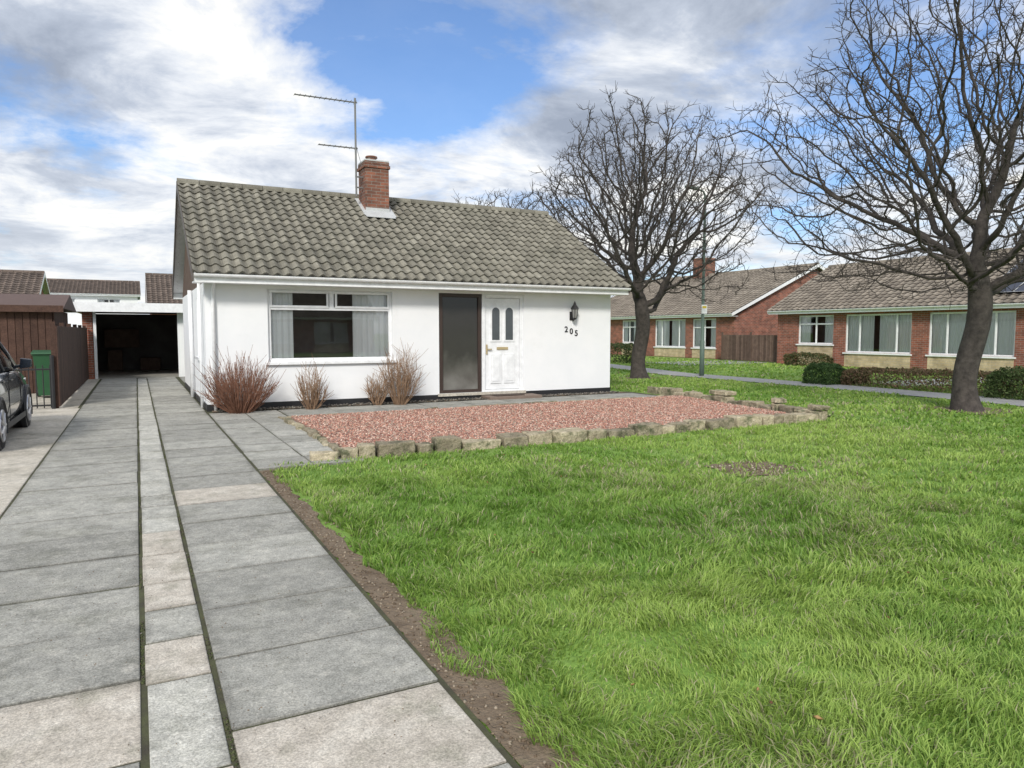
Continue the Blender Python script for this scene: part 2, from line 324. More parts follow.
for k in range(6):
    q=k*math.pi/3; c_,s_=math.cos(q),math.sin(q); p0=fr.p(lu,1.83,.15); p1=fr.p(lu,2.04,.15)
    mb.tube([(p0[0]+.055*c_,p0[1]+.055*s_,p0[2]),(p1[0]+.085*c_,p1[1]+.085*s_,p1[2])],.008,4)
mb.tube([fr.p(lu,2.04,.15),fr.p(lu,2.07,.15),fr.p(lu,2.14,.15),fr.p(lu,2.19,.15),fr.p(lu,2.22,.15)],[.105,.09,.04,.02,.006],6)
mb.tube([fr.p(lu,1.835,.15),fr.p(lu,2.035,.15)],[.05,.078],6,1)
mb.build('wall_lantern',['black',plain('lantern_glass',(.25,.25,.24),.15)],H)
for i,ch in enumerate('205'):
    c=bpy.data.curves.new('house_number_'+ch,'FONT'); c.body=ch; c.size=.19; c.extrude=.006; c.offset=.003
    o=bpy.data.objects.new('house_number_digit_'+ch,c); o.location=(7.84+i*.14,-.008,1.50-i*.045); o.rotation_euler=(R(90),0,0); c.materials.append(M['black']); S.collection.objects.link(o); o.parent=H
chimney(H,4.12,2.85,.58,.6,4.0,5.58)
def rz_(y): return 2.56+(y+.48)*2.28/3.93
mb=MB()
for (x0,x1,y0,y1) in ((3.76,4.48,2.26,2.56),(3.74,3.84,2.34,3.2),(4.40,4.52,2.34,3.2)):
    z=.062; mb.prism([(x0,y0,rz_(y0)+z),(x1,y0,rz_(y0)+z),(x1,y1,rz_(y1)+z+.02),(x0,y1,rz_(y1)+z+.02)],(0,0,.012))
mb.box(3.825,4.415,2.545,2.552,rz_(2.55),rz_(2.55)+.16)
mb.build('lead_flashing',['lead'],H)
mb=MB(); mb.tube([(.14,-.44,2.5),(.14,-.40,2.42),(.14,-.07,2.25),(.14,-.05,2.15),(.14,-.05,.02)],.034,10); 
mb.tube([(-.06,.4,2.42),(-.06,.4,.05)],.03,8); mb.tube([(-.06,3.0,2.42),(-.06,3.0,.05)],.045,8); mb.build('downpipe',['white'],H,smooth=True)
A=empty('television_aerial',(4.80,17.25,0)); mb=MB()
mb.tube([(0,0,4.75),(0,0,7.05)],.024,8)
def yagi(z,ln,n,r=.3):
    mb.tube([(.05,0,z),(-ln,.12,z+.02)],.016,6)
    for i in range(n):
        f=i/(n-1); x=-ln*f; y=.12*f; h=r*(1-.35*f); mb.tube([(x,y-h*.9,z+.02*f),(x,y+h*.9,z+.02*f)],.006,4)
yagi(6.95,1.38,13,.16); yagi(5.88,.85,8,.14)
mb.tube([(.02,0,5.9),(.25,0,5.1)],.006,5)
mb.tube([(.54,.1,5.62),(.74,.1,5.55),(.84,.1,5.35),(.78,.1,5.1),(.62,.1,5.0)],.004,4)
mb.box(-.02,.45,-.02,.02,5.2,5.23); mb.box(-.02,.45,-.02,.02,4.95,4.98); mb.build('mast_and_elements',['metal'],A)
# ================================================================= neighbours
def neighbour(name,loc,rz,Ln,Dp,ez,rzz,ops,roofmat,wallm='brick',sub=4,chim=None,buff=True,endwin=(),curt=((.01,.42),(.50,.99))):
    P=empty(name,loc,rz)
    f1=Fr((0,0),(1,0),(0,-1)); f2=Fr((0,0),(0,1),(-1,0)); f3=Fr((0,Dp),(1,0),(0,1)); f4=Fr((Ln,0),(0,1),(1,0)); mb=MB(); e=ez-.14
    wall(mb,f1,0,Ln,0,e,ops); wall(mb,f2,0,Dp,0,e,[]); wall(mb,f3,0,Ln,0,e,[]); wall(mb,f4,0,Dp,0,e,list(endwin))
    zz=rzz-.2
    mb.poly([(0,0,e),(0,Dp,e),(0,Dp/2,zz)]); mb.poly([(Ln,0,e),(Ln,Dp,e),(Ln,Dp/2,zz)])
    mb.build('walls',[wallm],P)
    for i,o in enumerate(ops):
        n=2 if o[1]-o[0]<2 else 4
        window(f1,o,P,vbars=[k/n for k in range(1,n)] if n==2 else (.22,.78),hbars=() if n==4 else (.7,),tb=(),curt=curt if n==4 else ((.0,.3),(.7,1)),name='window_%d'%i)
        if buff and o[2]>.3:
            b=MB(); f1.box(b,o[0]-.0,o[1]+.0,.02,o[2]-.065,-.02,.008); b.build('buff_panel_%d'%i,['buff'],P)
    for i,o in enumerate(endwin): window(f4,o,P,vbars=(.5,),name='end_window_%d'%i)
    gable_roof(P,Ln,Dp,ez,rzz,roofmat,ov=.25,ove=.42,sub=sub,tw=.3)
    if chim: chimney(P,*chim)
    return P
P1=neighbour('brick_bungalow',(27.2,24.6,0),R(-90),17,7.6,2.5,4.75,[(1.2,3.1,.95,2.25),(3.7,6.7,.62,2.25),(7.4,10.5,.62,2.25),(11.4,14.2,.62,2.25)],'roof2')
mb=MB(); dy,dz=4.22,2.25; s_=math.hypot(dy,dz); 
def rp(x,s,h): return (x,-.42+dy*s/s_-h*dz/s_, 2.5+dz*s/s_+h*dy/s_)
for i in range(4):
    for j in range(2):
        x0=9.3+i*1.04; x1=x0+1.0; s0=.65+j*1.7; s1=s0+1.64
        mb.poly([rp(x0,s0,.12),rp(x1,s0,.12),rp(x1,s1,.12),rp(x0,s1,.12)],0)
        for (xa,xb,sa,sb) in ((x0,x1,s0-.02,s0),(x0,x1,s1,s1+.02),(x0-.02,x0,s0,s1),(x1,x1+.02,s0,s1)):
            mb.poly([rp(xa,sa,.125),rp(xb,sa,.125),rp(xb,sb,.125),rp(xa,sb,.125)],1)
mb.build('solar_panels',[plain('solar_cells',(.012,.016,.035),.15),'lead'],P1)
neighbour('brick_bungalow',(28.5,44,0),R(-90),15.3,12.2,2.5,5.35,[(5.2,6.7,.8,2.25),(8.6,11.4,.6,2.25),(12,13.9,.6,2.25)],'roof2',chim=(6.2,6.1,1.1,1.0,4.6,6.5),endwin=())
neighbour('brick_bungalow',(-16,41,0),0,11.6,8,2.6,4.6,[(2,4,.9,2.2)],'roof3',sub=3)
P4=neighbour('rendered_house',(-7.0,70,0),0,7.2,7,4.7,6.0,[(1,2.6,3.2,4.3),(4.2,5.9,3.2,4.3)],'roof3',wallm='render',buff=False,sub=3)
neighbour('brick_bungalow',(.9,50,0),0,9,7,3.0,5.3,[(2,4,.9,2.2)],'roof3',sub=3)
neighbour('brick_bungalow',(16,-24,0),R(180),15,8,2.6,5.0,[(2,4.5,.7,2.2),(6,9,.7,2.2),(11,13,.7,2.2)],'roof2',sub=3)
# ================================================================= garage, shed, fences
G=empty('garage',(-1.5,26.3,0)); mb=MB()
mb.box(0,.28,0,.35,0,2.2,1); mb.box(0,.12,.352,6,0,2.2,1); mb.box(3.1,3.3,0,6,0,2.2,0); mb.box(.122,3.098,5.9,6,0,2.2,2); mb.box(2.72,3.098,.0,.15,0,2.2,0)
mb.build('walls',['render','brick','dark'],G)
mb=MB(); mb.box(-.2,3.4,-.45,-.41,2.13,2.42); mb.box(-.2,-.16,-.408,6.1,2.13,2.42); mb.build('fascia',['white'],G)
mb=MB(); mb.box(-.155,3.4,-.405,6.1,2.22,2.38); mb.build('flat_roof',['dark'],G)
mb=MB(); mb.box(.13,3.09,.01,5.89,-.03,.012); mb.build('floor',['slab'],G)
mb=MB(); mb.box(.5,1.0,5.0,5.5,.02,.8); mb.box(1.6,2.3,4.8,5.5,.02,.5); mb.box(.4,1.6,5.3,5.88,.9,1.6); mb.build('stored_boxes',['woodg'],G,bevel=.02)
mb=MB(); mb.box(.30,.38,.0,.06,0,2.2); mb.build('door_frame',['white'],G)
Sh=empty('garden_shed',(-8.5,20.8,0)); mb=MB()
n=44
for i in range(n):
    a=i*6.7/n; mb.box(a,a+6.7/n-.012,0,.03,0,2.05,0,random.uniform(.7,1.3))
for i in range(28):
    a=.03+i*4.0/28; mb.box(6.7,6.73,a,a+4.0/28-.012,0,2.05,0,random.uniform(.7,1.3))
mb.box(.01,6.69,.031,4,0,2.04,0,.5)
mb.build('walls',['wood'],Sh)
mb=MB(); mb.prism([(-.15,-.2,2.08),(-.15,4.2,2.08),(-.15,2,2.5)],(7.1,0,0),0); mb.box(-.15,6.95,-.22,-.19,1.98,2.14,1); mb.build('roof',[plain('roofing_felt',(.12,.08,.07),.9),'wood'],Sh)
F=empty('wooden_fence',(-1.38,16.5,0)); mb=MB()
for i in range(78):
    y=i*.125; mb.box(-.01,.012,y,y+.112,.04,1.62+random.uniform(-.01,.01),0,random.uniform(.5,1.1))
for i in range(6): mb.box(-.1,-.012,i*1.9,i*1.9+.09,0,1.7,0,.8)
for z in (.3,.9,1.45): mb.box(-.05,-.011,.1,9.6,z,z+.07,0,.7)
mb.build('boards',['wood'],F,bevel=.003)
Gt=empty('metal_gate',(-3.6,16.45,0)); mb=MB()
for z in (.08,.78): mb.tube([(0,0,z),(2.1,0,z)],.018,6)
for i in range(19): mb.tube([(.02+i*.115,0,.03),(.02+i*.115,0,.86)],.011,6)
for x in (-.03,2.13): mb.tube([(x,0,0),(x,0,1.05)],.035,8)
mb.build('bars',['black'],Gt)
mb=MB(); mb.poly([(-7,16.31,.008),(-1.07,16.31,.008),(-1.07,26.3,.008),(-1.4,26.3,.008),(-1.4,20.78,.008),(-7,20.78,.008)]); mb.build('side_yard_paving',['concrete'])
mb=MB(); mb.poly([(-20,50,.0),(.8,50,.0),(.8,69.9,.0),(-20,69.9,.0)]); mb.build('grey_bounce_plane',['path'])  # added grey plane, keeps green ground bounce off the rendered house wall
F2=empty('wooden_fence',(27.6,24.7,0)); mb=MB()
for i in range(32):
    y=i*.125; mb.box(0,.02,y,y+.105,.04,1.35,0,random.uniform(.7,1.3))
for z in (.3,1.1): mb.box(.021,.06,0,4.,z,z+.07,0,.7)
for y in (0,1.9,3.9): mb.box(-.04,-.002,y,y+.09,0,1.5,0,.9)
mb.build('boards',['woodg'],F2)
B=empty('wheelie_bin',(-1.78,19.4,0)); mb=MB()
b0=[(-.21,-.24,.07),(.21,-.24,.07),(.21,.24,.07),(-.21,.24,.07)]; t0=[(-.28,-.33,.98),(.28,-.33,.98),(.28,.33,.98),(-.28,.33,.98)]
mb.poly(b0[::-1]); 
for k in range(4): mb.poly([b0[k],b0[(k+1)%4],t0[(k+1)%4],t0[k]])
mb.box(-.30,.30,-.35,.35,.975,1.005); mb.prism([(-.31,-.38,1.006),(-.31,.36,1.006),(-.31,.34,1.06),(-.31,0,1.09),(-.31,-.36,1.04)],(.62,0,0))
mb.tube([(-.27,.40,.98),(.27,.40,.98)],.018,8)
mb.build('body',['green'],B,bevel=.012)
mb=MB(); 
for x in (-.25,.25): mb.tube([(x-.03,.28,.1),(x+.03,.28,.1)],.1,16)
mb.build('wheels',['black'],B)
# ================================================================= ground surfaces
gm=MB(); gm.poly([(-500,-500,-.012),(500,-500,-.012),(500,500,-.012),(-500,500,-.012)]); gm.build('ground',['ground'])
mb=MB(); mb.poly([(-1.075,-6,.009),(1.12,-6,.009),(1.12,8.1,.009),(1.75,8.3,.009),(2.5,8.6,.009),(11,8.6,.009),(10.9,14.6,.009),(1.15,14.6,.009),(1.15,21.4,.009),(2.,21.4,.009),(2.,26.28,.009),(-1.06,26.28,.009)]); mb.build('drive_bedding_soil',['joint'])
mb=MB()
yy=[1.9,4.6,7.1,9.5,11.9,14.2,16.3]
for a,b in zip(yy,yy[1:]):
    mb.box(-4.2 if a>4 else -1.9,-2.62 if a>4 else -1.05,a+.006,b-.006,-.06,.014)
    if a>4: mb.box(-2.6,-1.025,a+.006,b-.006,-.06,.015)
mb.build('concrete_hardstanding',['concrete'],bevel=.01)
mb=MB()
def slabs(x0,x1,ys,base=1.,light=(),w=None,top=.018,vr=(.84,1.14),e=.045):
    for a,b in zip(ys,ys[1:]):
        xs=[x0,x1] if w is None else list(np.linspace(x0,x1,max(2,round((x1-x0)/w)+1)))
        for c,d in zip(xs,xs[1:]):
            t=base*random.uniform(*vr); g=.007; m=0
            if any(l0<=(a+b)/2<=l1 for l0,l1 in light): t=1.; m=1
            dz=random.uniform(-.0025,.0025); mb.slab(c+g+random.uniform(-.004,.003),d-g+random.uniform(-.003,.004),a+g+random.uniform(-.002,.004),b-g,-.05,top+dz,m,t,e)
jr=lambda s,e,p:[s+p*i for i in range(int((e-s)/p)+1)]
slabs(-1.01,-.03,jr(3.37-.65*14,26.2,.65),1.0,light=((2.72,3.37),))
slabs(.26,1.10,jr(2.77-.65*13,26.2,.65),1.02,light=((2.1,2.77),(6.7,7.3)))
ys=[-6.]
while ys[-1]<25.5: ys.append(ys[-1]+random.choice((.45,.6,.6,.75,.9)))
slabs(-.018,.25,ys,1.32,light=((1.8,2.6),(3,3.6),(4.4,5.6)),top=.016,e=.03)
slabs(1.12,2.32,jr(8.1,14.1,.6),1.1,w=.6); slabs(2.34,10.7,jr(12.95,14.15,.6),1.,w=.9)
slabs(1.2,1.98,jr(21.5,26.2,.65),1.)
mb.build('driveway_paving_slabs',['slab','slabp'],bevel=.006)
def ragged(name,pts,mat,z,amp=.05,step=.12):
    out=[]
    for i in range(len(pts)):
        a=Vector(pts[i]);b=Vector(pts[(i+1)%len(pts)]);n=max(1,int((b-a).length/step))
        for k in range(n):
            p=a.lerp(b,k/n); out.append((p[0]+random.uniform(-amp,amp),p[1]+random.uniform(-amp,amp),z))
    m_=MB(); m_.poly(out); return m_.build(name,[mat])
ragged('soil_verge',[(1.12,-6),(1.30,-6),(1.36,3),(1.27,5),(1.26,8),(1.7,8.25),(1.12,8.05)],'soil',-.002,.03)
ragged('soil_patch',[(5.5,5.5),(6.0,5.3),(6.5,5.6),(6.45,6.1),(5.7,6.15)],'soil',-.004,.06)
ragged('flower_bed_soil',[(1.2,14.16),(10.6,14.16),(10.6,14.48),(1.2,14.48)],'soil',.026,.012)
ragged('soil_patch',[(13.5,7.5),(14.9,7.4),(15.0,8.7),(13.6,8.8)],'soil',.004,.08); ragged('soil_patch',[(14,18.2),(15.1,18.2),(15.1,19.3),(13.9,19.3)],'soil',.004,.08)
mb=MB(); pp=[(15.2,4.),(16.1,9.),(16.4,13),(16.5,20),(18.0,26),(20,34),(24,50)]
for (a,b) in zip(pp,pp[1:]): mb.poly([(a[0]-.1,a[1],.006),(a[0]+1.3,a[1],.006),(b[0]+1.3,b[1],.006),(b[0]-.1,b[1],.006)])
mb.poly([(14.,-20,.006),(15.3,-20,.006),(16.5,4,.006),(15.1,4,.006)]); mb.build('footpath',['path'])
mb=MB(); mb.poly([(-60,-14,-.006),(80,-14,-.006),(80,-7.5,-.006),(-60,-7.5,-.006)]); mb.build('road',[mottled('asphalt',[(.3,(.045,.045,.047)),(.7,(.07,.07,.07))],4,.9,.4,100)])
mb=MB(); mb.box(-60,80,-7.5,-7.35,-.05,.09); mb.build('kerb',['concrete'])
mb=MB(); mb.poly([(19,12.2,.006),(27.,12.2,.006),(27.,14.,.006),(19,14.,.006)]); mb.poly([(22,25.,.006),(27.4,25.,.006),(27.4,28.4,.006),(22,28.4,.006)]); mb.build('garden_path',['path'])
GP=[(2.25,8.62),(10.2,8.55),(10.9,12.75),(2.3,12.55)]
mb=MB(); mb.prism([(x,y,-.02) for x,y in GP],(0,0,.075)); 
m,nt,b=new_mat('red_gravel'); v=objc(nt); vo=N(nt,'ShaderNodeTexVoronoi'); vo.inputs['Scale'].default_value=45; L(nt,v,vo.inputs['Vector'])
sc=N(nt,'ShaderNodeSeparateColor'); L(nt,vo.outputs['Color'],sc.inputs[0])
c=ramp(nt,sc.outputs[0],[(0,(.26,.13,.10)),(.4,(.43,.23,.18)),(.75,(.54,.34,.27)),(1,(.62,.5,.43))])
c=mix(nt,ramp(nt,noise(nt,v,1.2,4),[(.45,0.),(.75,.6)]),c,(.34,.27,.19)); L(nt,c,b.inputs['Base Color']); b.inputs['Roughness'].default_value=.9; bump(nt,b,vo.outputs['Distance'],.8,.02)
mb.build('red_gravel_bed',[m])
def raw_mesh(name,co,tris,col,mat):
    me=bpy.data.meshes.new(name); nv=len(co); nf=len(tris)
    me.vertices.add(nv); me.vertices.foreach_set('co',co.astype(np.float32).ravel())
    me.loops.add(nf*3); me.loops.foreach_set('vertex_index',tris.astype(np.int32).ravel())
    me.polygons.add(nf); me.polygons.foreach_set('loop_start',np.arange(nf,dtype=np.int32)*3)
    a=me.attributes.new('col','FLOAT_COLOR','POINT'); a.data.foreach_set('color',np.c_[col,np.ones(nv)].astype(np.float32).ravel())
    me.materials.append(mat); me.update(calc_edges=True); me.validate()
    o=bpy.data.objects.new(name,me); S.collection.objects.link(o); return o
octv=np.array([(1,0,0),(0,1,0),(-1,0,0),(0,-1,0),(0,0,1),(0,0,-1)],float); octf=np.array([(0,1,4),(1,2,4),(2,3,4),(3,0,4),(1,0,5),(2,1,5),(3,2,5),(0,3,5)])
def chips(name,pos,size,pal,mat):
    n=len(pos); sc=rng.uniform(.6,1.4,(n,1,3))*size; an=rng.uniform(0,6.28,n); v=octv[None]*sc*np.array([1,.8,.55])+rng.normal(0,size*.12,(n,6,3))
    c,s=np.cos(an)[:,None],np.sin(an)[:,None]; x=v[...,0]*c-v[...,1]*s; y=v[...,0]*s+v[...,1]*c
    v=np.stack([x,y,v[...,2]],-1)+pos[:,None,:]; f=octf[None]+(np.arange(n)*6)[:,None,None]
    pal=np.array(pal); col=pal[rng.integers(0,len(pal),n)]*rng.uniform(.7,1.2,(n,1))
    return raw_mesh(name,v.reshape(-1,3),f.reshape(-1,3),np.repeat(col,6,0),mat)
n=28000; fx=rng.random(n); fy=rng.random(n)
x=(1-fy)*(2.25+fx*7.95)+fy*(2.3+fx*8.6); y=(8.66+fy*3.95)
chips('gravel_chippings',np.c_[x,y,np.full(n,.062)],.018,[(.50,.26,.19),(.60,.36,.28),(.36,.17,.13),(.68,.52,.43),(.53,.29,.22),(.41,.32,.25),(.27,.16,.13)],M['chips'])
n=1400; chips('soil_crumbs',np.c_[rng.normal(1.20,.07,n),rng.uniform(-1,8,n),np.full(n,.0)],.010,[(.15,.11,.075),(.22,.17,.12),(.30,.25,.19)],M['chips'])
n=160; chips('soil_crumbs',np.c_[rng.normal(6,.25,n),rng.normal(5.7,.2,n),np.full(n,.0)],.018,[(.15,.11,.075),(.22,.17,.12),(.40,.35,.28)],M['chips'])
n=900; chips('bed_pebbles',np.c_[rng.uniform(1.3,10.4,n),rng.uniform(14.15,14.46,n),np.full(n,.035)],.035,[(.10,.09,.08),(.16,.14,.12),(.07,.07,.06),(.22,.2,.17)],M['chips'])
n=4000; jx=rng.choice([-.024,.255],n)+rng.normal(0,.004,n); jy=2+24*rng.random(n)**1.6; k=np.sin(jy*2.1+jx*9)+np.sin(jy*5.3+1)>.3
chips('joint_moss',np.c_[jx,jy,np.full(n,.010)][k],.008,[(.07,.085,.035),(.09,.10,.045),(.08,.07,.05)],M['chips'])
n=1500; chips('drive_grit',np.c_[rng.uniform(-1.05,1.1,n),rng.uniform(1.8,9,n),np.full(n,.021)],.0035,[(.3,.27,.22),(.15,.12,.09),(.5,.47,.42),(.2,.12,.06)],M['chips'])
def stones(name,path,h=.17,w=.26,double=.15,base=-.03):
    mb=MB()
    for a,b in zip(path,path[1:]):
        a=Vector(a);b=Vector(b);d=(b-a);Ln=d.length;d.normalize();p=Vector((-d.y,d.x));s=0
        while s<Ln:
            l=random.uniform(.2,.6); hh=h*random.uniform(.7,1.25)
            lay=[(base,base+.02+hh)]
            if random.random()<double: lay.append((base+.025+hh,base+.02+hh*1.5))
            for (z0,z1) in lay:
                c=a+d*(s+l/2)+p*random.uniform(-.035,.035); an=random.uniform(-.14,.14); dd=Matrix.Rotation(an,2)@d; qq=Vector((-dd.y,dd.x)); ww=w*random.uniform(.7,1.15)
                i=len(mb.v); mb.box(0,1,0,1,0,1,0,random.uniform(.65,1.3))
                for k in range(8):
                    X,Y,Z=mb.v[i+k]; q=c+dd*((X-.5)*(l-.02)*random.uniform(.86,1.0))+qq*((Y-.5)*ww*random.uniform(.8,1)); mb.v[i+k]=(q.x,q.y,z0+(z1-z0)*Z*random.uniform(.8,1.))
            s+=l
    o=mb.build(name,['stone'],bevel=.015)
    sd=o.modifiers.new('sub','SUBSURF'); sd.subdivision_type='SIMPLE'; sd.levels=3; sd.render_levels=3
    tx=bpy.data.textures.new('rock','CLOUDS'); tx.noise_scale=.08; tx.noise_depth=3; dm=o.modifiers.new('d','DISPLACE'); dm.texture=tx; dm.strength=.035; dm.texture_coords='LOCAL'
    return o
stones('stone_garden_wall',[(1.72,8.42),(10.25,8.42)],.165,.30,.12)
stones('stone_garden_wall',[(10.35,8.58),(10.8,11),(11.3,14.1)],.17,.28,.10)
stones('stone_edging',[(2.2,8.75),(2.2,12.6),(10.8,12.78)],.08,.12,0)
# ================================================================= grass
def vnoise(x,y):
    return (np.sin(x*1.7+np.sin(y*1.3)*1.5)+np.sin(y*2.1+np.sin(x*.9+2)*1.7)+.6*np.sin(x*4.3+y*3.1)+.6*np.sin(y*5.2-x*3.7+1)+.4*np.sin(x*9.1+y*2)+.4*np.sin(y*10.3-x*7))/4
_g=np.random.default_rng(77).random((256,256))
def vn2(x,y,s):
    x=x*s+37.;y=y*s+91.; xi=np.floor(x).astype(int);yi=np.floor(y).astype(int);fx=x-xi;fy=y-yi;fx=fx*fx*(3-2*fx);fy=fy*fy*(3-2*fy)
    q=lambda a,b:_g[a%256,b%256]
    return (q(xi,yi)*(1-fx)+q(xi+1,yi)*fx)*(1-fy)+(q(xi,yi+1)*(1-fx)+q(xi+1,yi+1)*fx)*fy
def inpoly(x,y,P):
    r=np.zeros(len(x),bool); j=len(P)-1
    for i in range(len(P)):
        xi,yi=P[i];xj,yj=P[j]; c=((yi>y)!=(yj>y))&(x<(xj-xi)*(y-yi)/((yj-yi)+1e-12)+xi); r^=c; j=i
    return r
def lawn_mask(x,y):
    e=1.17+.16*vn2(x*0,y,2.)+.10*vn2(x*0,y,9.)-.03
    m=(x>e)&~((y>8.26)&(x<10.45)&(y<30))
    m&=~inpoly(x,y,[(10.15,8.2),(10.5,8.3),(11.45,14.3),(11.0,14.4),(11.,22),(10.,22),(10,8.2)])
    for X0,Y0,X1,Y1 in [(a[0]-.1,a[1],b[0]-.1,b[1]) for a,b in zip(pp,pp[1:])]:
        m&=~((y>=Y0)&(y<Y1)&(x>X0+(X1-X0)*(y-Y0)/(Y1-Y0)-.02)&(x<X0+1.42+(X1-X0)*(y-Y0)/(Y1-Y0)))
    m&=~((y<4)&(y>-20)&(x>14+(y+20)/24*1.1)&(x<15.4+(y+20)/24*1.1))
    for cx,cy,rr,pb in ((6,5.72,.42,.2),(14.2,8.1,.5,0),(14.5,18.75,.5,0)):
        m&=(((x-cx)**2+((y-cy)*1.2)**2)>(rr*(.6+.8*vn2(x,y,5.)))**2)|(rng.random(len(x))<pb)
    m&=(x<27)
    return m
def grass(n,r0,r1,a0,a1,w,h,seed):
    g=np.random.default_rng(seed)
    r=np.sqrt(g.uniform(r0*r0,r1*r1,n)); a=np.radians(g.uniform(a0,a1,n)); x=r*np.sin(a); y=r*np.cos(a)
    k=lawn_mask(x,y); tuft=vn2(x,y,7.)*.6+vn2(x,y,2.3)*.4; cl=(tuft-.5)*2.4; k&=g.random(n)<(.78+.5*cl); x,y,r,cl=x[k],y[k],r[k],cl[k]; n=len(x)
    hh=h*g.uniform(.45,1.25,n)*np.clip(1+.6*cl+.45*(vn2(x,y,.8)-.5),.35,2)
    ww=w*g.uniform(.6,1.3,n)
    la=g.uniform(0,6.283,n)*.6+vn2(x,y,3.)*9; ln=g.uniform(.2,1.3,n)*hh
    fa=g.uniform(0,6.283,n); px,py=np.cos(fa)*ww/2,np.sin(fa)*ww/2; lx,ly=np.cos(la)*ln,np.sin(la)*ln
    z=np.full(n,-.012)
    V=np.stack([np.c_[x-px,y-py,z],np.c_[x+px,y+py,z],np.c_[x-px*.8+lx*.35,y-py*.8+ly*.35,z+hh*.6],np.c_[x+px*.8+lx*.35,y+py*.8+ly*.35,z+hh*.6],np.c_[x+lx,y+ly,z+hh*(1-.25*ln/hh)]],1)
    T=np.array([(0,1,3),(0,3,2),(2,3,4)])[None]+(np.arange(n)*5)[:,None,None]
    big=vn2(x,y,.45)*.5+vn2(x,y,1.4)*.5
    t=np.clip(.52+1.4*(big-.5)+g.normal(0,.27,n)+.15*cl,0,1)[:,None]
    c=(1-t)*np.array([.17,.33,.045])+t*np.array([.44,.60,.14])
    dry=(g.random(n)<.06+.6*np.clip(vn2(x,y,.7)*.6+vn2(x,y,2.)*.4-.6,0,1)*2)[:,None]; c=np.where(dry,np.array([.58,.54,.33])*g.uniform(.6,1.1,(n,1)),c)
    C=np.repeat(c,5,0).reshape(n,5,3); C[:,0:2]*=.55; C[:,2:4]*=.88  # blade self-shadow painted into vertex colour: dark base, slightly dark middle
    return V.reshape(-1,3),T.reshape(-1,3),C.reshape(-1,3)
parts=[grass(105000,2.0,4.4,12,82,.0055,.07,1),grass(120000,4.4,7.5,8,82,.008,.068,2),grass(110000,7.5,13,4,80,.013,.06,3),grass(90000,13,24,8,75,.028,.062,4),grass(36000,24,45,15,65,.06,.075,5)]
off=0;Vs=[];Ts=[];Cs=[]
for v_,t_,c_ in parts: Vs.append(v_);Ts.append(t_+off);Cs.append(c_);off+=len(v_)
raw_mesh('lawn_grass',np.concatenate(Vs),np.concatenate(Ts),np.concatenate(Cs),M['blade'])
